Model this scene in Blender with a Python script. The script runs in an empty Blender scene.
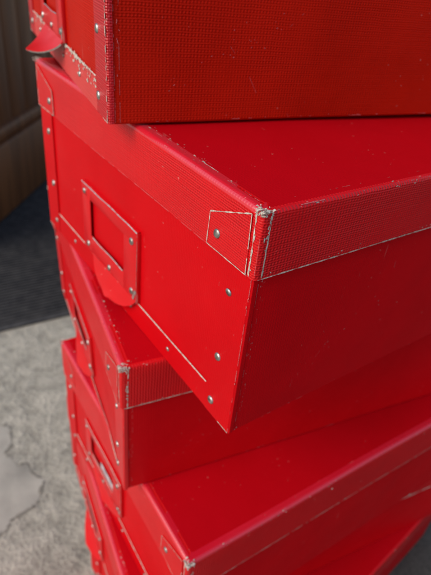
import bpy, bmesh, math, random
from mathutils import Vector, Matrix, noise
C = bpy.context.scene
col = C.collection
RAD = math.radians

# ------------------------------------------------------------------ camera
cd = bpy.data.cameras.new('camera'); cam = bpy.data.objects.new('camera', cd); col.objects.link(cam)
F_PX = 518.04
cd.sensor_fit = 'HORIZONTAL'; cd.sensor_width = 36.0
cd.lens = 36.0 * F_PX / 431.0
cd.shift_x = -17.738 / 431.0
cd.shift_y = -2.2 / 431.0
cam.location = (-0.12062, -0.13121, 0.08275)
cam.rotation_euler = (0.98439, -0.11542, -0.62287)
cd.clip_start = 0.01; cd.clip_end = 200
cd.dof.use_dof = True
cd.dof.focus_distance = 0.200
cd.dof.aperture_fstop = cd.lens / 2.1
C.camera = cam

# ------------------------------------------------------------------ light
SUN_EL, SUN_AZ = RAD(39), RAD(-91)       # azimuth measured from +Y towards +X
w = bpy.data.worlds.new("World"); C.world = w; w.use_nodes = True
nt = w.node_tree; nt.nodes.clear()
sky = nt.nodes.new('ShaderNodeTexSky'); sky.sky_type = 'NISHITA'; sky.sun_disc = False
sky.sun_elevation = SUN_EL; sky.sun_rotation = SUN_AZ
sky.air_density = 1.0; sky.dust_density = 3.0; sky.ozone_density = 0.6
bg = nt.nodes.new('ShaderNodeBackground'); bg.inputs[1].default_value = 0.15
wo = nt.nodes.new('ShaderNodeOutputWorld')
nt.links.new(sky.outputs[0], bg.inputs[0]); nt.links.new(bg.outputs[0], wo.inputs[0])
sd = bpy.data.lights.new('sun', 'SUN'); sd.energy = 1.15; sd.angle = RAD(34); sd.color = (1.0, 0.95, 0.9)
sun = bpy.data.objects.new('sun', sd); col.objects.link(sun)
dirv = Vector((math.sin(SUN_AZ)*math.cos(SUN_EL), math.cos(SUN_AZ)*math.cos(SUN_EL), math.sin(SUN_EL)))
sun.rotation_euler = dirv.to_track_quat('Z', 'Y').to_euler()
C.view_settings.view_transform = 'Standard'; C.view_settings.look = 'None'
C.view_settings.exposure = 0.17; C.view_settings.gamma = 1.0

# ------------------------------------------------------------------ materials
def mat(name):
    m = bpy.data.materials.new(name); m.use_nodes = True
    return m, m.node_tree, m.node_tree.nodes['Principled BSDF']
def N(t, kind, **kw):
    n = t.nodes.new(kind)
    for k, v in kw.items():
        if k.startswith('i_'):
            n.inputs[k[2:].replace('_', ' ')].default_value = v
        else: setattr(n, k, v)
    return n
def math_(t, op, a, b=None, c=None):
    n = t.nodes.new('ShaderNodeMath'); n.operation = op
    for i, v in enumerate((a, b, c)):
        if v is None: continue
        if hasattr(v, 'links'): t.links.new(v, n.inputs[i])
        else: n.inputs[i].default_value = v
    return n.outputs[0]
def ramp(t, src, a, b, ca=(0, 0, 0, 1), cb=(1, 1, 1, 1)):
    r = t.nodes.new('ShaderNodeValToRGB'); r.color_ramp.elements[0].position = a; r.color_ramp.elements[1].position = b
    r.color_ramp.elements[0].color = ca; r.color_ramp.elements[1].color = cb
    t.links.new(src, r.inputs[0]); return r.outputs[0]

def cloth(name, base, dark, pitch=0.00118, weave=0.0004, rough=0.36, spec=0.25, sheen=0.0, ior=1.2, grime=0.55, scuff=0.3, seed=0.0):
    """painted bookcloth: woven grain in metres of UV, rubbed patches, specks of bare board"""
    m, t, b = mat(name)
    uv = N(t, 'ShaderNodeTexCoord').outputs['UV']
    mp = N(t, 'ShaderNodeMapping'); t.links.new(uv, mp.inputs[0]); mp.inputs['Location'].default_value = (seed*.137, seed*.071, 0)
    wob = N(t, 'ShaderNodeTexNoise', i_Scale=110.0, i_Detail=2.0); t.links.new(mp.outputs[0], wob.inputs[0])
    sub = N(t, 'ShaderNodeVectorMath', operation='SUBTRACT'); t.links.new(wob.outputs['Color'], sub.inputs[0]); sub.inputs[1].default_value = (.5, .5, .5)
    sc = N(t, 'ShaderNodeVectorMath', operation='SCALE'); t.links.new(sub.outputs[0], sc.inputs[0]); sc.inputs['Scale'].default_value = pitch*.8
    ad = N(t, 'ShaderNodeVectorMath', operation='ADD'); t.links.new(mp.outputs[0], ad.inputs[0]); t.links.new(sc.outputs[0], ad.inputs[1])
    sp = N(t, 'ShaderNodeSeparateXYZ'); t.links.new(ad.outputs[0], sp.inputs[0])
    k = 2*math.pi/pitch
    sy = math_(t, 'SINE', math_(t, 'MULTIPLY', sp.outputs[1], k))
    # threads in alternate rows sit half a pitch across (plain weave)
    sx = math_(t, 'SINE', math_(t, 'MULTIPLY', sp.outputs[0], k*0.66))
    pw = math_(t, 'MULTIPLY', sx, math_(t, 'SINE', math_(t, 'MULTIPLY', sp.outputs[1], k*0.5)))
    h = math_(t, 'ADD', math_(t, 'MULTIPLY', sy, 0.36), math_(t, 'ADD', math_(t, 'MULTIPLY', sx, 0.36), math_(t, 'MULTIPLY', pw, 0.32)))
    # strength of the grain varies across the sheet where paint has filled it
    fill = N(t, 'ShaderNodeTexNoise', i_Scale=24.0, i_Detail=3.0, i_Roughness=0.6); t.links.new(mp.outputs[0], fill.inputs[0])
    fr = ramp(t, fill.outputs['Fac'], 0.3, 0.7, (.3, .3, .3, 1), (1, 1, 1, 1))
    for scl, ph in (((30, 900, 1), 0.0), ((900, 30, 1), 4.0)):     # uneven thick and thin threads
        m_s = N(t, 'ShaderNodeMapping'); m_s.inputs['Scale'].default_value = scl; m_s.inputs['Location'].default_value = (ph, ph, 0); t.links.new(ad.outputs[0], m_s.inputs[0])
        n_s = N(t, 'ShaderNodeTexNoise', i_Scale=1.0, i_Detail=1.0); t.links.new(m_s.outputs[0], n_s.inputs[0])
        h = math_(t, 'ADD', h, math_(t, 'MULTIPLY', math_(t, 'SUBTRACT', n_s.outputs['Fac'], .5), 1.1 if scl[1] > 100 else .6))
    h = math_(t, 'MULTIPLY', h, fr)
    fine = N(t, 'ShaderNodeTexNoise', i_Scale=900.0, i_Detail=3.0, i_Roughness=0.6); t.links.new(mp.outputs[0], fine.inputs[0])
    h = math_(t, 'ADD', h, math_(t, 'MULTIPLY', fine.outputs['Fac'], 0.55))
    big = N(t, 'ShaderNodeTexNoise', i_Scale=16.0, i_Detail=2.0); t.links.new(mp.outputs[0], big.inputs[0])
    hh = math_(t, 'ADD', math_(t, 'MULTIPLY', h, weave), math_(t, 'MULTIPLY', big.outputs['Fac'], 0.0018))
    bump = N(t, 'ShaderNodeBump'); bump.inputs['Strength'].default_value = 0.75; bump.inputs['Distance'].default_value = 1.0
    t.links.new(hh, bump.inputs['Height']); t.links.new(bump.outputs[0], b.inputs['Normal'])
    # colour: base <-> darker blotches, dirt in the grain
    blot = N(t, 'ShaderNodeTexNoise', i_Scale=11.0, i_Detail=6.0, i_Roughness=0.65); t.links.new(mp.outputs[0], blot.inputs[0])
    mx = N(t, 'ShaderNodeMix', data_type='RGBA'); mx.inputs[6].default_value = (*base, 1); mx.inputs[7].default_value = (*dark, 1)
    gro = math_(t, 'MULTIPLY', ramp(t, math_(t, 'MULTIPLY_ADD', h, -.5, .5), .35, .9), min(.6, weave*1500))
    t.links.new(math_(t, 'MAXIMUM', ramp(t, blot.outputs['Fac'], .42, .78, (0, 0, 0, 1), (grime, grime, grime, 1)), gro), mx.inputs[0])
    # specks of bare board
    spk = N(t, 'ShaderNodeTexNoise', i_Scale=330.0, i_Detail=2.0, i_Roughness=0.5); t.links.new(mp.outputs[0], spk.inputs[0])
    zone = N(t, 'ShaderNodeTexNoise', i_Scale=19.0, i_Detail=4.0); t.links.new(mp.outputs[0], zone.inputs[0])
    sm = math_(t, 'MULTIPLY', ramp(t, spk.outputs['Fac'], .715, .735), ramp(t, zone.outputs['Fac'], .5, .6))
    # faint long scratches
    ms = N(t, 'ShaderNodeMapping'); t.links.new(uv, ms.inputs[0]); ms.inputs['Rotation'].default_value = (0, 0, 0.9); ms.inputs['Scale'].default_value = (1.0, .06, 1)
    scn = N(t, 'ShaderNodeTexNoise', i_Scale=420.0, i_Detail=1.0); t.links.new(ms.outputs[0], scn.inputs[0])
    zs = N(t, 'ShaderNodeTexNoise', i_Scale=33.0, i_Detail=3.0); t.links.new(mp.outputs[0], zs.inputs[0])
    scm = math_(t, 'MULTIPLY', math_(t, 'MULTIPLY', ramp(t, scn.outputs['Fac'], .73, .76), ramp(t, zs.outputs['Fac'], .58, .64)), 0.6)
    sm = math_(t, 'MULTIPLY', math_(t, 'MAXIMUM', sm, scm), scuff)
    m2 = N(t, 'ShaderNodeMix', data_type='RGBA'); t.links.new(sm, m2.inputs[0]); t.links.new(mx.outputs[2], m2.inputs[6]); m2.inputs[7].default_value = (.62, .36, .32, 1)
    t.links.new(m2.outputs[2], b.inputs['Base Color'])
    rr = math_(t, 'ADD', math_(t, 'MULTIPLY', fill.outputs['Fac'], .22), rough-.1)
    t.links.new(rr, b.inputs['Roughness'])
    b.inputs['Specular IOR Level'].default_value = spec; b.inputs['IOR'].default_value = ior
    b.inputs['Sheen Weight'].default_value = sheen; b.inputs['Sheen Roughness'].default_value = .35; b.inputs['Sheen Tint'].default_value = (1, .75, .75, 1)
    return m

RED, DRK = (0.60, 0.0030, 0.0065), (0.40, 0.0015, 0.004)
M = {}
M['grain'] = cloth('red_grained_cloth', RED, DRK, weave=.00035, spec=.4, ior=1.42)
M['matt'] = cloth('red_matt_grained_cloth', (.46, .010, .003), (.29, .005, .001), weave=.00027, spec=.14, ior=1.25, rough=.45, grime=.7, scuff=.4, seed=17)
M['gloss'] = cloth('red_glossy_cloth', (.60, .006, .010), DRK, pitch=.0010, weave=.00012, rough=.42, spec=.5, ior=1.5, seed=13)
M['sheen_pale'] = cloth('red_sheen_pale_grained_cloth', (.62, .042, .038), (.46, .008, .009), weave=.00032, rough=.40, spec=.5, ior=1.5, seed=15)  # grazing reflection put into the paler pink, along with some fading
M['fine'] = cloth('red_fine_cloth', (.54, .0025, .006), DRK, pitch=.0010, weave=.00013, rough=.38, seed=3)
M['smooth'] = cloth('red_smooth_cloth', (.45, .0020, .007), DRK, pitch=.0010, weave=.00005, rough=.38, scuff=.25, seed=5)
M['paint'] = cloth('red_painted_metal', (.58, .004, .008), (.38, .002, .004), pitch=.003, weave=.00002, rough=.32, spec=.4, ior=1.4, scuff=.9, seed=7)
M['edge_tape'] = cloth('faded_sheen_tape', (.60, .007, .024), (.50, .003, .010), weave=.00009, rough=.27, spec=.9, ior=1.6, sheen=.12, scuff=1.0, seed=11)  # worn tape; its pink also holds some of the edge's sky reflection
M['tape'] = cloth('red_corner_tape', (.52, .003, .010), (.36, .0015, .005), weave=.00036, rough=.30, spec=.5, ior=1.5, seed=9)

def simple(name, colr, rough, metal=0.0, nscale=None, c2=None, bump=0.0):
    m, t, b = mat(name)
    b.inputs['Base Color'].default_value = (*colr, 1); b.inputs['Roughness'].default_value = rough; b.inputs['Metallic'].default_value = metal
    if nscale:
        tc = N(t, 'ShaderNodeTexCoord').outputs['Object']
        n = N(t, 'ShaderNodeTexNoise', i_Scale=nscale, i_Detail=5.0); t.links.new(tc, n.inputs[0])
        t.links.new(ramp(t, n.outputs['Fac'], .35, .68, (*colr, 1), (*(c2 or colr), 1)), b.inputs['Base Color'])
        if bump:
            bp = N(t, 'ShaderNodeBump'); bp.inputs['Distance'].default_value = bump; t.links.new(n.outputs['Fac'], bp.inputs['Height']); t.links.new(bp.outputs[0], b.inputs['Normal'])
    return m
M['board'] = simple('bare_worn_board', (.62, .57, .50), .85, 0, 900, (.34, .27, .23), .0004)
M['rubbed'] = simple('rubbed_red_edge', (.62, .16, .16), .6, 0, 1500, (.50, .03, .04), .0003)
M['rivet'] = simple('nickel_rivet', (.60, .59, .56), .36, 1.0, 420, (.20, .18, .16), .0002)
M['bare_metal'] = simple('worn_bare_metal', (.66, .64, .61), .34, .85, 900, (.45, .36, .33), .0003)
M['card'] = simple('white_index_card', (.62, .63, .66), .2, 0, 160, (.30, .30, .33))
M['interior'] = simple('dark_slot', (.05, .004, .005), .8)

# ------------------------------------------------------------------ object helpers
def boxuv(me):
    uvl = me.uv_layers.new(name='UVMap').data
    for p in me.polygons:
        n = p.normal; a = max(range(3), key=lambda i: abs(n[i]))
        for li in p.loop_indices:
            c = me.vertices[me.loops[li].vertex_index].co
            if a == 2: u = (c.x, c.y)
            elif a == 0: u = (c.y, c.z)
            else: u = (c.x + 1.7, c.z)
            uvl[li].uv = u
def obj(name, bm, mats, parent=None, smooth=35, loc=None):
    me = bpy.data.meshes.new(name)
    bmesh.ops.recalc_face_normals(bm, faces=bm.faces)
    bm.to_mesh(me); bm.free()
    for m in (mats if isinstance(mats, (list, tuple)) else [mats]): me.materials.append(m)
    boxuv(me)
    if smooth:
        me.shade_smooth(); me.set_sharp_from_angle(angle=RAD(smooth))
    o = bpy.data.objects.new(name, me); col.objects.link(o)
    if parent: o.parent = parent
    if loc: o.location = loc
    return o
def add_box(bm, a, b, bev=0.0, mi=0):
    mx = Matrix.Translation([(a[i]+b[i])/2 for i in range(3)]) @ Matrix.Diagonal((*[abs(b[i]-a[i]) for i in range(3)], 1))
    r = bmesh.ops.create_cube(bm, size=1, matrix=mx)
    fs = set(f for v in r['verts'] for f in v.link_faces)
    for f in fs: f.material_index = mi
    if bev:
        es = list(set(e for f in fs for e in f.edges))
        bmesh.ops.bevel(bm, geom=es, offset=bev, segments=2, profile=.5, affect='EDGES')
def add_prism(bm, pts, off, mi=0):
    """closed solid: outline pts swept by the vector off"""
    a = [bm.verts.new(p) for p in pts]; b = [bm.verts.new(Vector(p)+Vector(off)) for p in pts]
    n = len(pts); fs = [bm.faces.new(a), bm.faces.new(list(reversed(b)))]
    for i in range(n): fs.append(bm.faces.new((a[i], a[(i+1) % n], b[(i+1) % n], b[i])))
    for f in fs: f.material_index = mi
    return fs
def worn(bm, pts, nrm, width, off=0.00012, cover=.8, seed=0, mi=1, step=.0007, jag=.5, thick=.0):
    """frayed ribbon of bare board following a line on a surface; gaps where the paint survives"""
    nrm = Vector(nrm).normalized(); P = [Vector(p) for p in pts]
    for i in range(len(P)-1):
        d = P[i+1]-P[i]; L = d.length; n = max(2, int(L/step)); side = nrm.cross(d).normalized()
        prev = None
        for k in range(n+1):
            c = P[i]+d*(k/n)
            q = c*300+Vector((seed*13.1, seed*7.7, seed*3.3))
            a = noise.noise(q)*.5+.5; b = noise.noise(q*.33+Vector((9, 4, 2)))*.5+.5; e = noise.noise(q*2.7)
            on = (a*.5+b*.5) < .18+.66*cover
            wd = width*(.5+jag*(a-.5)*2+.25*e)
            wd = max(wd, width*.12)
            s2 = noise.noise(q*1.3+Vector((3, 1, 8)))*width*.3*jag
            if on:
                v = (bm.verts.new(c+side*(wd+s2)+nrm*off), bm.verts.new(c-side*(wd-s2)+nrm*off))
                if prev:
                    f = bm.faces.new((prev[0], prev[1], v[1], v[0])); f.material_index = mi
                prev = v
            else: prev = None
def flecks(bm, a, b, nrm, n, spread, size, seed=0, mi=1, clump=3.0):
    """small chips of paint missing near an edge, bunched where it was knocked"""
    rnd = random.Random(seed); a, b, nrm = Vector(a), Vector(b), Vector(nrm).normalized(); d = b-a; side = nrm.cross(d).normalized(); du = d.normalized()
    cs = [rnd.random() for _ in range(max(2, int(n/6)))]
    for _ in range(n):
        t = (rnd.choice(cs)+rnd.gauss(0, .02*clump)) if rnd.random() < .7 else rnd.random()
        t = min(max(t, .005), .995)
        c = a+d*t+side*abs(rnd.gauss(0, spread))+nrm*(.00014+rnd.random()*.00006); e = size*rnd.uniform(.25, 1)**1.5; st = rnd.uniform(1, 3.2)
        m = rnd.randint(5, 8); vs = []
        for k in range(m):
            q = 2*math.pi*k/m; rr = e*rnd.uniform(.45, 1)
            vs.append(bm.verts.new(c+du*math.cos(q)*rr*st+side*math.sin(q)*rr))
        f = bm.faces.new(vs); f.material_index = mi
def rrect(u0, v0, u1, v1, r, z, nu=20, nv=14, na=5):
    pts = []
    def edge(a, b, n):
        for i in range(n): pts.append((a[0]+(b[0]-a[0])*i/n, a[1]+(b[1]-a[1])*i/n, z))
    def arc(cx, cy, a0):
        for i in range(na): 
            t = a0+(math.pi/2)*i/na; pts.append((cx+r*math.cos(t), cy+r*math.sin(t), z))
    edge((u0+r, v0), (u1-r, v0), nu); arc(u1-r, v0+r, -math.pi/2)
    edge((u1, v0+r), (u1, v1-r), nv); arc(u1-r, v1-r, 0)
    edge((u1-r, v1), (u0+r, v1), nu); arc(u0+r, v1-r, math.pi/2)
    edge((u0, v1-r), (u0, v0+r), nv); arc(u0+r, v0+r, math.pi)
    return pts
def loft(bm, rings, close_first=False, close_last=False):
    R = [[bm.verts.new(p) for p in r] for r in rings]; n = len(R[0])
    for a, b in zip(R, R[1:]):
        for i in range(n): bm.faces.new((a[i], a[(i+1) % n], b[(i+1) % n], b[i]))
    if close_first: bm.faces.new(list(reversed(R[0])))
    if close_last: bm.faces.new(R[-1])
def empty(name, loc, rz, label, cat, group=None):
    o = bpy.data.objects.new(name, None); col.objects.link(o); o.empty_display_size = .05
    o.location = loc; o.rotation_euler = (0, 0, rz); o['label'] = label; o['category'] = cat
    if group: o['group'] = group
    return o
def rivet(parent, p, n, r=.0019, seed=0):
    bm = bmesh.new(); rings = []
    prof = [(1.0, 0), (.98, .12), (.88, .27), (.66, .39), (.34, .45), (.10, .46)]
    rnd = random.Random(seed)
    n = Vector(n).normalized(); q = n.to_track_quat('Z', 'Y')
    tilt = Matrix.Rotation(rnd.uniform(-.2, .2), 3, 'X'); r *= rnd.uniform(.9, 1.1)
    for k, h in prof:
        rings.append([Vector(p)+q @ (tilt @ Vector((math.cos(a*math.pi/9)*k*r, math.sin(a*math.pi/9)*k*r, h*r))) for a in range(18)])
    loft(bm, rings, True, True)
    obj('rivet', bm, M['rivet'], parent, 60)

def warp(bm, W, L, seed, bow=.0016, only=None):
    """old board is never flat: panels bow a little and the corners dip"""
    s = Vector((seed*5.3, seed*2.1, seed))
    for v in bm.verts:
        c = v.co.copy()
        q = c*9+s
        v.co.x += noise.noise(q)*bow*.5
        v.co.y += noise.noise(q+Vector((7, 0, 0)))*bow*.5
        v.co.z += noise.noise(Vector((c.x, c.y, 0))*11+s+Vector((0, 9, 0)))*bow*.45

IN = 0.0023
def make_box(x, y, yaw, ztop, H, W, L, hs, label, seed, tab=0.5, tabl=.0168, dv=0, dz=0, card=False, pinkside=False, chipped=False, wear=1.0, face='fine', side='fine', top='smooth', skirt='grain', strip='fine', loose_tab=0, taper=0.0, zs=.0175, bare=False, tick=0):
    """local frame: origin under the near corner on the box's base, +x along the long side, +y along the end with the label holder"""
    rnd = random.Random(seed)
    root = empty('storage_box', (x, y, ztop-H), yaw, label, 'box', 'red storage boxes in the leaning stack')
    Z = H
    # ---------------- lid
    bm = bmesh.new(); r = .0026; t = .0019; rc = .0022
    rings = [rrect(t, t, L-t, W-t, rc*.4, Z-t), rrect(t, t, L-t, W-t, rc*.4, Z-hs+.0004), rrect(t*.5, t*.5, L-t*.5, W-t*.5, rc, Z-hs), rrect(0, 0, L, W, rc, Z-hs+.0005)]
    nz = 6
    for i in range(1, nz+1): rings.append(rrect(0, 0, L, W, rc, Z-hs+.0005+(hs-.0005-r)*i/nz))
    for i in range(1, 6):
        a = math.pi/2*i/5; o = r*(1-math.cos(a)); rings.append(rrect(o, o, L-o, W-o, max(rc-o*.3, .0012), Z-r+r*math.sin(a)))
    o0 = r
    for k in (.0012, .0036, .006, .012, .03, .06, .09, W/2-.003):
        rings.append(rrect(o0+k, o0+k, L-o0-k, W-o0-k, .0012, Z))
    loft(bm, rings, True, True)
    for f in bm.faces:
        c = f.calc_center_median()
        if c.z > Z-.0004 and .0064 < c.x < L-.0064 and (.0064 if pinkside else .003) < c.y < W-.003: f.material_index = 3
        elif c.z > Z-.0022 and (c.x < .0050+.0012*noise.noise(c*90+Vector((seed,0,0))) or (pinkside and c.y < .0062)): f.material_index = 4
        elif c.z < Z-t*1.05 and t*1.2 < c.x < L-t*1.2 and t*1.2 < c.y < W-t*1.2: f.material_index = 1
    # tape seam on the top, a few mm in from the edge, and rubbed paint along the arris
    S = seed*10
    worn(bm, [(.0075, .004, Z), (.0075, W-.004, Z)], (0, 0, 1), .00022, cover=.42*wear, seed=S+1, mi=2)
    worn(bm, [(.004, .0062, Z), (L-.004, .0062, Z)], (0, 0, 1), .00028, cover=.38*wear, seed=S+2, mi=2)
    worn(bm, [(.0006, .004, Z-.0007), (.0006, W-.004, Z-.0007)], (-.7, 0, .7), .0004, cover=.30*wear, seed=S+3, mi=2)
    worn(bm, [(.004, .0006, Z-.0007), (L-.004, .0006, Z-.0007)], (0, -.7, .7), .0004, cover=.38*wear, seed=S+4, mi=2)
    for q, (ux, y1) in enumerate(((.0030, .12), (.0044, .10), (.0056, .14))):     # long rubs where the cover was gripped
        worn(bm, [(ux, .004, Z+.00002), (ux, y1, Z+.00002)], (0, 0, 1), .0005, cover=.34*wear, seed=S+90+q, mi=1 if q == 2 else 2, jag=1.0)
    # raw edge at the skirt's bottom
    worn(bm, [(0, .002, Z-hs+.0006), (0, W-.002, Z-hs+.0006)], (-1, 0, 0), .00026, cover=.55*wear, seed=S+5, jag=.6, mi=2)
    worn(bm, [(.002, 0, Z-hs+.0006), (L-.002, 0, Z-hs+.0006)], (0, -1, 0), .00042, cover=1.2*wear, seed=S+6, jag=.6)
    # worn corner tape lines either side of the near arris, tufts on the corner itself
    worn(bm, [(0, .0040, Z-.001), (0, .0034, Z-hs+.001)], (-1, 0, 0), .00062, cover=.9*wear, seed=S+7, jag=.9)
    worn(bm, [(.0046, 0, Z-.001), (.0040, 0, Z-hs+.001)], (0, -1, 0), .00055, cover=.85*wear, seed=S+8, jag=.9)
    worn(bm, [(.0005, .0006, Z-.003), (.0005, .0006, Z-hs+.001)], (-.7, -.7, 0), .00022, off=.0004, cover=.5*wear, seed=S+9, mi=2)
    nf = int(40*wear)
    flecks(bm, (L-.02, .0012, Z), (.004, .0012, Z), (0, 0, 1), nf, .0022, .0005, S+11, 1, 4)
    flecks(bm, (.02, 0, Z-.0022), (L*.6, 0, Z-.0022), (0, -1, 0), nf, .0012, .0005, S+12, 1, 4)
    flecks(bm, (.0066, .004, Z), (.0066, W-.004, Z), (0, 0, 1), nf, .0009, .0007, S+13, 1, 4)
    flecks(bm, (.0062, W*.8, Z), (.0062, W*.1, Z), (0, 0, 1), nf, .0014, .0005, S+14, 2, 4)
    flecks(bm, (.004, 0, Z-hs+.0016), (L*.5, 0, Z-hs+.0016), (0, -1, 0), nf, .0008, .0004, S+15, 1, 4)
    flecks(bm, (0, .004, Z-.002), (0, .004, Z-hs+.002), (-1, 0, 0), nf, .0006, .0006, S+16, 1, 4)
    flecks(bm, (.0042, 0, Z-hs+.002), (.0042, 0, Z-.002), (0, -1, 0), nf, .0006, .0006, S+17, 1, 4)
    if tick:
        worn(bm, [(tick, 0, Z-hs+.0095), (tick+.0006, 0, Z-hs+.0012)], (0, -1, 0), .0024, cover=1.5, seed=S+18, jag=.3)
        worn(bm, [(tick-.045, 0, Z-hs+.0008), (L-.01, 0, Z-hs+.0008)], (0, -1, 0), .0011, cover=.9, seed=S+19, jag=.9)
    warp(bm, W, L, seed)
    lid = obj('lid', bm, [M[skirt], M['board'], M['rubbed'], M[top], M['edge_tape']], root, 40)
    # frayed board tuft where the corner has split
    for cy, sg in ((0, 1), (W, -1)):
        bm = bmesh.new()
        for k in range(120 if cy == 0 else 40):
            a = rnd.uniform(0, 2*math.pi); q = rnd.random()**.7
            c = Vector((.0010+.0046*q*math.cos(a)*.9, cy+sg*(.0010+.0046*q*math.sin(a)), Z+.0001+rnd.uniform(-.0026, .0004)))
            c.x = max(c.x, -.0003)
            c.y = max(c.y, -.0002) if sg > 0 else min(c.y, W+.0002)
            e = rnd.uniform(.0004, .0011)
            vs = [bm.verts.new(c+Vector((rnd.uniform(-1, 1)*e, rnd.uniform(-1, 1)*e, rnd.uniform(-.5, .6)*e))) for _ in range(5)]
            bmesh.ops.convex_hull(bm, input=vs)
        obj('frayed_corner', bm, M['board'], lid, 0)
    # end patches (taped ears) with their rivets
    for sg, cy in ((1, 0), (-1, W)):
        bm = bmesh.new()
        o = -.00045
        out = [(.0062, .0034), (.0335, .0105+.004), (.0342, .0305 if hs < .033 else .031), (.0050, hs-.0011)]
        pts = [(o, cy+sg*a, Z-b) for a, b in out]
        add_prism(bm, pts, (.0006, 0, 0))
        for i in range(4):
            a, b = pts[i], pts[(i+1) % 4]
            worn(bm, [a, b], (-1, 0, 0), .00036 if i != 3 else .00045, off=.0002, cover=(.98 if i != 3 else .7)*min(1, wear), seed=S+20+i+sg, jag=.7)
        obj('corner_patch', bm, [M[skirt], M['board']], lid, 20)
        rivet(lid, (o, cy+sg*.0272, Z-.0225), (-1, 0, 0), .0022, seed+sg)
    # ---------------- body
    bm = bmesh.new(); i0 = IN
    rings = [rrect(i0+.001, i0+.001, L-i0-.001, W-i0-.001, .0014, .0), rrect(i0, i0, L-i0, W-i0, .0018, .0010)]
    nz = 8
    for i in range(1, nz+1): rings.append(rrect(i0, i0, L-i0, W-i0, .0018, .001+(Z-.0045)*i/nz))
    loft(bm, rings, True, True)
    worn(bm, [(.008, i0, .0012), (L-.004, i0, .0012)], (0, -1, 0), .0003, cover=.28*wear, seed=S+31, mi=2)
    # tape edge a few mm round the arris on the long side, rubbed through
    worn(bm, [(i0+.0052, i0, .001), (i0+.0052, i0, Z-hs)], (0, -1, 0), .00022, cover=.40*wear, seed=S+32, mi=2)
    worn(bm, [(i0+.0028, i0, .001), (i0+.0028, i0, Z-hs)], (0, -1, 0), .00018, cover=.45*wear, seed=S+33, mi=2)
    for k in range(5):   # hairline scratches on the long side
        a = Vector((rnd.uniform(.02, .12), i0, rnd.uniform(.01, .08))); d = Vector((rnd.uniform(-.008, .010), 0, rnd.uniform(.003, .012)))
        worn(bm, [a, a+d], (0, -1, 0), .00014, cover=.5*wear, seed=S+60+k, mi=2, step=.0004)
    flecks(bm, (.004, i0, .0014), (L*.7, i0, .0014), (0, -1, 0), int(9*wear), .0005, .0005, S+35, 2, 5)
    flecks(bm, (.03, i0, .012), (.10, i0, .050), (0, -1, 0), int(26*wear), .006, .00035, S+36, 2, 5)
    flecks(bm, (i0+.004, i0, Z-hs-.002), (i0+.004, i0, .002), (0, -1, 0), int(30*wear), .0006, .0004, S+37, 2, 5)
    warp(bm, W, L, seed, .0008)
    body = obj('body', bm, [M[side], M['board'], M['rubbed']], root, 40)
    # corner strips (L-shaped angle), bottom strip
    zb = .0005; zt = Z-.004
    for sg, cy in ((1, 0), (-1, W)):
        bm = bmesh.new(); th = .0011; f = i0-th; cw = .0215
        if sg > 0:
            prof = [(f, i0+cw), (i0+.0003, i0+cw), (i0+.0003, i0+.0008), (i0+.0022, i0+.0003), (i0+.0020, i0-.0006), (f+.0009, i0-.0006), (f, i0+.0004)]
        else:
            prof = [(f, W-i0-cw), (i0+.0003, W-i0-cw), (i0+.0003, W-i0-.0008), (i0+.0022, W-i0-.0003), (i0+.0020, W-i0+.0006), (f+.0009, W-i0+.0006), (f, W-i0-.0004)]
        add_prism(bm, [(a, b, zb) for a, b in prof], (0, 0, zt-zb))
        worn(bm, [(f, cy+sg*(i0+cw-.0002), .001), (f, cy+sg*(i0+cw-.0002), Z-hs)], (-1, 0, 0), .00022, cover=.22*wear, seed=S+40+sg, mi=2)
        worn(bm, [(f+.0003, cy+sg*(i0+.0005), .001), (f+.0003, cy+sg*(i0+.0005), Z-hs)], (-.7, -sg*.7, 0), .00024, off=.00035, cover=.5*wear, seed=S+42+sg, mi=2)
        worn(bm, [(f, cy+sg*i0, zb+.0004), (f, cy+sg*(i0+.009), zb+.0004)], (-1, 0, 0), .0004, cover=.75*wear, seed=S+44+sg)
        flecks(bm, (f, cy+sg*(i0+.0006), Z-hs-.001), (f, cy+sg*(i0+.0006), .002), (-1, 0, 0), int((60 if chipped else 14)*wear), .0004, .0008 if chipped else .0005, S+46, 1 if chipped else 2, 6)
        obj('corner_strip', bm, [M[strip], M['board'], M['rubbed']], body, 30)
        for k, (v, z) in enumerate(((.0160, Z-.047), (.0178, Z-.0865), (.0190, .0098))):
            rivet(body, (f, cy+sg*v, z), (-1, 0, 0), .0023, seed*7+k+sg)
    bm = bmesh.new(); f = i0-.0009
    a, b = i0+.0217, W-i0-.0217; 
    prof = [(f, zb), (i0+.0003, zb), (i0+.0003, zs+.0004), (f+.0002, zs)]
    add_prism(bm, [(u, a, z) for u, z in prof], (0, b-a, 0))
    worn(bm, [(f, a+.001, zs+.0002), (f, b-.001, zs+.0002)], (-.8, 0, .6), .00052, off=.0002, cover=1.0 if wear > .5 else .6, seed=S+50, jag=.25)
    worn(bm, [(f, a, zb+.0003), (f, b, zb+.0003)], (-1, 0, 0), .0003, cover=.3*wear, seed=S+51, mi=2)
    if chipped:
        worn(bm, [(f, a+.012, zs-.0002), (f, b-.02, zs-.0002)], (-1, 0, 0), .0022, off=.00025, cover=.62, seed=S+52, jag=1.0)
        flecks(bm, (f, a, zs-.002), (f, b, zs-.002), (-1, 0, 0), 60, .0025, .0012, S+53, 1, 4)
    obj('bottom_strip', bm, [M[face], M['board'], M['rubbed']], body, 25)
    for v in () if bare else (.0647, .112, .158, .2036):
        rivet(body, (f, v*W/.26, .0095), (-1, 0, 0), .0016, seed*3+int(v*1000))
    # ---------------- label holder: pressed frame with an opening, tab hinged on its lower rail
    cv = .1405*W/.26+dv; zc1, zc0 = Z-.0600+dz, .0185+dz
    v0, v1 = cv-.0385, cv+.0410; fu = i0-.0024; tp = .0008
    ov0, ov1, oz0, oz1 = cv-.0215, cv+.0285, zc0+.0135, zc1-.0085
    bm = bmesh.new()
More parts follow.
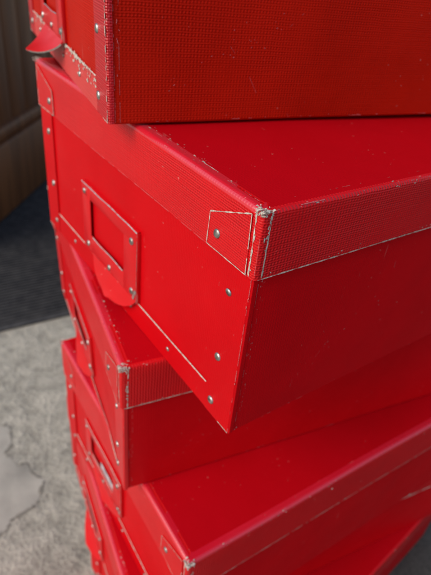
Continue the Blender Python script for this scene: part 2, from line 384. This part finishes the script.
    add_box(bm, (fu, v0, oz1), (fu+tp, v1, zc1), .0003)              # top rail
    add_box(bm, (fu+.0001, v0, zc0), (fu+tp+.0001, v1, oz0), .0003)     # bottom rail
    add_box(bm, (fu+.00005, v0+.0003, zc0+.001), (fu+tp, ov0, zc1-.001), .0002)
    add_box(bm, (fu+.00005, ov1, zc0+.001), (fu+tp, v1-.0003, zc1-.001), .0002)
    # folded rim standing back to the box face
    add_box(bm, (fu+.0002, v0-.0007, zc0), (i0+.0004, v0, zc1), .0002)
    add_box(bm, (fu+.0002, v1, zc0), (i0+.0004, v1+.0007, zc1), .0002)
    add_box(bm, (fu+.0002, v0, zc1), (i0+.0004, v1, zc1+.0007), .0002)
    worn(bm, [(fu, v0-.0003, zc1+.0002), (fu, v1, zc1+.0002)], (-.8, 0, .6), .00055, off=.0002, cover=.97, seed=S+70, jag=.3, mi=1)
    worn(bm, [(fu, ov0+.001, oz0-.0002), (fu, ov1-.003, oz0-.0002)], (-.8, 0, .6), .00055, off=.00016, cover=.97, seed=S+71, jag=.3, mi=1)
    worn(bm, [(fu, v0-.0002, zc0), (fu, v0-.0002, zc1)], (-1, 0, 0), .00030, cover=.7, seed=S+72, mi=1)
    worn(bm, [(fu, v0+.004, zc0+.001), (fu, v0+.001, zc0+.009)], (-1, 0, 0), .0022, cover=.7, seed=S+73, mi=1)
    for v in bm.verts:      # the thin sheet is dented: its long rails wave a little
        v.co.z += noise.noise(Vector((v.co.y*55, seed, 0)))*.0010
        v.co.x += min(0, noise.noise(Vector((v.co.y*40, seed+4, v.co.z*20))))*.0005
    lh = obj('label_holder', bm, [M['paint'], M['bare_metal']], root, 35)
    for k, (v, z) in enumerate(((v1-.004, zc1-.0055), (v0+.0065, zc1-.0085), (v0+.006, zc0+.0055), (v1-.0075, zc0+.0052), (cv, zc0+.0040))):
        rivet(lh, (fu, v, z), (-1, 0, 0), .0024 if k in (1, 2) else .0020, seed*5+k)
    if card:
        bm = bmesh.new(); add_box(bm, (i0-.0013, ov0-.003, oz0-.004), (i0-.0009, ov0+.030, oz0+.0065))
        obj('label_card', bm, M['card'], lh, 0)
    # tab
    bm = bmesh.new(); tw, tl = .0320, tabl; nu, nv = 18, 10; grid = []
    pu, pz = fu-.0002, zc0+.0012
    for j in range(nv+1):
        s = j/nv; ang = tab*(.45+.75*s)
        if j: pu -= tl/nv*math.sin(ang); pz -= tl/nv*math.cos(ang)
        hw = tw*(1-.22*s)*(1-max(0, (s-.05)/.95)**(2.2 if not chipped else 1.3))**.5 if s < 1 else 0.004
        row = []
        for i in range(nu+1):
            c = -1+2*i/nu
            row.append(Vector((pu-.0012*math.cos(c*1.5)*s+.0004*noise.noise(Vector((c*2, s*2, seed))), cv-.006+c*max(hw, .004), pz)))
        grid.append(row)
    th = .0009
    nrm = Vector((-math.cos(tab), 0, -math.sin(tab)*-1)).normalized()
    A = [[bm.verts.new(p) for p in r] for r in grid]; B = [[bm.verts.new(p-nrm*th) for p in r] for r in grid]
    for j in range(nv):
        for i in range(nu):
            bm.faces.new((A[j][i], A[j][i+1], A[j+1][i+1], A[j+1][i])); bm.faces.new((B[j][i], B[j+1][i], B[j+1][i+1], B[j][i+1]))
    rim = [(0, i) for i in range(nu)]
    loop = [(0, i) for i in range(nu+1)]+[(j, nu) for j in range(1, nv+1)]+[(nv, i) for i in range(nu-1, -1, -1)]+[(j, 0) for j in range(nv-1, 0, -1)]
    for k in range(len(loop)):
        (j, i), (j2, i2) = loop[k], loop[(k+1) % len(loop)]
        f = bm.faces.new((A[j][i], B[j][i], B[j2][i2], A[j2][i2]))
        f.material_index = 1 if noise.noise(Vector((k*.35, seed*3, 0))) > -.05 else 0
    if loose_tab:   # paint flaked off the upper face of this one
        for f in bm.faces:
            c = f.calc_center_median()
            if noise.noise(Vector((c.y*160, c.z*160, c.x*100))) > .18: f.material_index = 1
    obj('pull_tab', bm, [M['paint'], M['bare_metal']], lh, 50)
    if taper:      # this body leans in under its lid
        for o in list(body.children)+[body, lh]+list(lh.children):
            for v in o.data.vertices: v.co.x += taper*(1-v.co.z/Z)*(.25+.75*min(1, max(0, v.co.y)/.06))
    return root

# ------------------------------------------------------------------ setting
ZG = -0.6108
def ground_mat():
    m, t, b = mat('concrete')
    tc = N(t, 'ShaderNodeTexCoord').outputs['Object']
    n1 = N(t, 'ShaderNodeTexNoise', i_Scale=7.0, i_Detail=8.0, i_Roughness=.62); t.links.new(tc, n1.inputs[0])
    n2 = N(t, 'ShaderNodeTexNoise', i_Scale=48.0, i_Detail=8.0, i_Roughness=.7); t.links.new(tc, n2.inputs[0])
    n3 = N(t, 'ShaderNodeTexVoronoi', i_Scale=190.0); t.links.new(tc, n3.inputs[0])
    mx = N(t, 'ShaderNodeMix', data_type='RGBA'); mx.inputs[0].default_value = .55
    t.links.new(ramp(t, n1.outputs['Fac'], .3, .72, (.25, .235, .19, 1), (.56, .52, .42, 1)), mx.inputs[6])
    t.links.new(ramp(t, n2.outputs['Fac'], .30, .72, (.15, .14, .115, 1), (.74, .69, .57, 1)), mx.inputs[7])
    m2 = N(t, 'ShaderNodeMix', data_type='RGBA', blend_type='MULTIPLY'); m2.inputs[0].default_value = .5
    t.links.new(mx.outputs[2], m2.inputs[6]); t.links.new(ramp(t, n3.outputs['Distance'], .05, .5, (.45, .45, .45, 1), (1, 1, 1, 1)), m2.inputs[7])
    t.links.new(m2.outputs[2], b.inputs['Base Color']); b.inputs['Roughness'].default_value = .8
    h = math_(t, 'ADD', n2.outputs['Fac'], math_(t, 'MULTIPLY', n3.outputs['Distance'], .3))
    bp = N(t, 'ShaderNodeBump'); bp.inputs['Distance'].default_value = .006; t.links.new(h, bp.inputs['Height']); t.links.new(bp.outputs[0], b.inputs['Normal'])
    return m
GM = ground_mat()
bm = bmesh.new()
for f in ((-30, -30), ):
    vs = [bm.verts.new(p) for p in ((-30, -30, ZG), (30, -30, ZG), (30, 30, ZG), (-30, 30, ZG))]; bm.faces.new(vs)
g = obj('ground', bm, GM, None, 0); g['kind'] = 'structure'
# added dark sheet right of the stack, ground shade put into its colour, meeting the concrete under the boxes
m, t, b = mat('shade_ground')
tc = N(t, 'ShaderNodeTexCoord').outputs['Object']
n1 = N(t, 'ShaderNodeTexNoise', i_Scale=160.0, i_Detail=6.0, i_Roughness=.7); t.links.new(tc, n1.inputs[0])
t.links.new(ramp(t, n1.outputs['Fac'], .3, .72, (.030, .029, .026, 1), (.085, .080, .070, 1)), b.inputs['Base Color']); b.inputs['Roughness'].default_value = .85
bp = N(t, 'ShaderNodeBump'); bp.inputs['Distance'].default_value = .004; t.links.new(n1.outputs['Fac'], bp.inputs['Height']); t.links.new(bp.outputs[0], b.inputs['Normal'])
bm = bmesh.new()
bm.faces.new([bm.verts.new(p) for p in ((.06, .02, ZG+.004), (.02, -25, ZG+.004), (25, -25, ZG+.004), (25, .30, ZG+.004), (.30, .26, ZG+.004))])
o = obj('shade_ground_sheet', bm, m, None, 0); o['kind'] = 'structure'
# smoother cement skin with a broken edge, left of the stack
def ragged(pts, sub=14, amp=.006, seed=0):
    out = []
    for i in range(len(pts)):
        a, b = Vector((*pts[i], 0)), Vector((*pts[(i+1) % len(pts)], 0)); n = max(1, int((b-a).length/.006)); n = min(n, 60)
        for k in range(n):
            p = a.lerp(b, k/n); out.append((p.x+noise.noise(p*45+Vector((seed, 0, 0)))*amp*1.4, p.y+noise.noise(p*45+Vector((0, seed, 5)))*amp*1.4))
    return out
m, t, b = mat('cement_skin')
tc = N(t, 'ShaderNodeTexCoord').outputs['Object']
n1 = N(t, 'ShaderNodeTexNoise', i_Scale=14.0, i_Detail=8.0, i_Roughness=.55); t.links.new(tc, n1.inputs[0])
t.links.new(ramp(t, n1.outputs['Fac'], .3, .72, (.24, .227, .192, 1), (.46, .43, .365, 1)), b.inputs['Base Color']); b.inputs['Roughness'].default_value = .7
bp = N(t, 'ShaderNodeBump'); bp.inputs['Distance'].default_value = .003; t.links.new(n1.outputs['Fac'], bp.inputs['Height']); t.links.new(bp.outputs[0], b.inputs['Normal'])
SKIN = m
bm = bmesh.new()
SK = [(-.30, .20), (-.075, .330), (-.035, .345), (-.018, .352), (-.010, .375), (-.012, .410), (-.030, .425), (-.040, .450), (-.018, .475), (-.022, .505), (-.045, .530), (-.10, .56), (-.40, .55)]
pts = ragged(SK, seed=2)
fs = add_prism(bm, [(x, y, ZG-.002) for x, y in pts], (0, 0, .0026))
o = obj('cement_layer', bm, SKIN, None, 0); o['kind'] = 'structure'

DIRT = simple('packed_dirt', (.13, .12, .10), .95, 0, 90, (.30, .28, .23), .001)
bm = bmesh.new()
worn(bm, [(x, y, ZG+.0008) for x, y in pts], (0, 0, 1), .0036, off=.0001, cover=.62, seed=5, mi=0, step=.002, jag=1.0)
o = obj('pavement_crack', bm, DIRT, None, 0); o['kind'] = 'structure'

# ribbed rubber door mat
mm, t, b = mat('ribbed_rubber'); b.inputs['Base Color'].default_value = (.030, .031, .038, 1); b.inputs['Roughness'].default_value = .5
tc = N(t, 'ShaderNodeTexCoord').outputs['Object']
nn = N(t, 'ShaderNodeTexNoise', i_Scale=60.0, i_Detail=6.0); t.links.new(tc, nn.inputs[0])
t.links.new(ramp(t, nn.outputs['Fac'], .35, .75, (.030, .030, .032, 1), (.070, .068, .066, 1)), b.inputs['Base Color'])
mroot = empty('door_mat', (.11, .739, ZG), RAD(-4.1), 'dark ribbed rubber mat on the concrete in front of the wooden door', 'door mat')
bm = bmesh.new(); add_box(bm, (-.42, 0, .0), (1.0, .92, .006), .001); obj('mat_base', bm, mm, mroot, 30)
bm = bmesh.new()
k = 0; y = .012
while y < .90:
    add_box(bm, (-.415, y, .0055), (.995, y+.0045, .0105), .001); y += .0105
obj('ribbing', bm, mm, mroot, 30)

# wooden door beyond the mat: stiles, planks and a bottom rail
m, t, b = mat('brown_wood')
tc = N(t, 'ShaderNodeTexCoord').outputs['Object']
mp = N(t, 'ShaderNodeMapping'); mp.inputs['Scale'].default_value = (22, 22, 1.4); t.links.new(tc, mp.inputs[0])
nn = N(t, 'ShaderNodeTexNoise', i_Scale=2.2, i_Detail=8.0, i_Roughness=.6); t.links.new(mp.outputs[0], nn.inputs[0])
t.links.new(ramp(t, nn.outputs['Fac'], .3, .75, (.095, .030, .007, 1), (.24, .082, .022, 1)), b.inputs['Base Color'])
b.inputs['Roughness'].default_value = .45
bp = N(t, 'ShaderNodeBump'); bp.inputs['Distance'].default_value = .003; t.links.new(nn.outputs['Fac'], bp.inputs['Height']); t.links.new(bp.outputs[0], b.inputs['Normal'])
WOOD = m
droot = empty('wooden_door', (.165, 1.20, ZG), math.atan2(.20, .178), 'dark brown wooden door with a moulded bottom rail behind the ribbed mat', 'door')
bm = bmesh.new()
x = -.10; k = 0
while x < 1.1:
    add_box(bm, (x+.0015, .012, .23), (x+.083, .040, 2.05), .003); x += .085
add_box(bm, (-.10, .030, .2), (1.1, .045, 2.05), 0)
obj('plank_panel', bm, WOOD, droot, 30)
bm = bmesh.new()
add_box(bm, (-.20, -.012, .012), (1.2, .045, .20), .006)
add_box(bm, (-.20, -.004, .20), (1.2, .040, .235), .010)
obj('bottom_rail', bm, WOOD, droot, 30)
for xx in (-.20, 1.1):
    bm = bmesh.new(); add_box(bm, (xx, -.004, .237), (xx+.098, .045, 2.05), .004); obj('stile', bm, WOOD, droot, 30)

# ------------------------------------------------------------------ the stack, from the top down
top_box = make_box(-.01546, .10567, -.17485, .12726+.0006, .12726, .26, .40, .0312, 'topmost red box with coarse cloth grain and its paint-chipped pull tab sticking out', 1, tab=1.15, face='sheen_pale', side='matt', strip='tape', tick=0, wear=1.2, chipped=True, tabl=.021)
top_box.rotation_euler.y = -.009
make_box(0, 0, 0, 0, .12726, .26, .40, .0318, 'large red box second from the top, its frayed white lid corner nearest the viewer', 2, tab=.42, tabl=.0148)
make_box(-.02504, .0715, -.18579, -.12731, .1180, .26, .40, .0339, 'red box third from the top, mostly hidden under the box with the frayed white corner', 3, tab=.45, tabl=.015, wear=.7, face='gloss', strip='gloss', taper=.0040, zs=.0035, bare=True)
make_box(-.01169, .00401, -.0369, -.24558, .1237, .2435, .40, .0402, 'red box fourth from the top with a pale card in its label holder', 4, tab=.25, tabl=.014, dv=.012, dz=.011, card=True, pinkside=True, wear=.6)
make_box(-.02602, .05762, -.16464, -.36967, .1165, .2424, .40, .0350, 'red box second from the bottom, directly under the box with the pale card', 5, tab=.6, wear=.5, tick=.318)
make_box(.03012, -.03876, .11395, -.48644, .1203, .26, .40, .034, 'bottommost red box of the stack, standing on the concrete ground', 6, tab=.4, wear=.5)
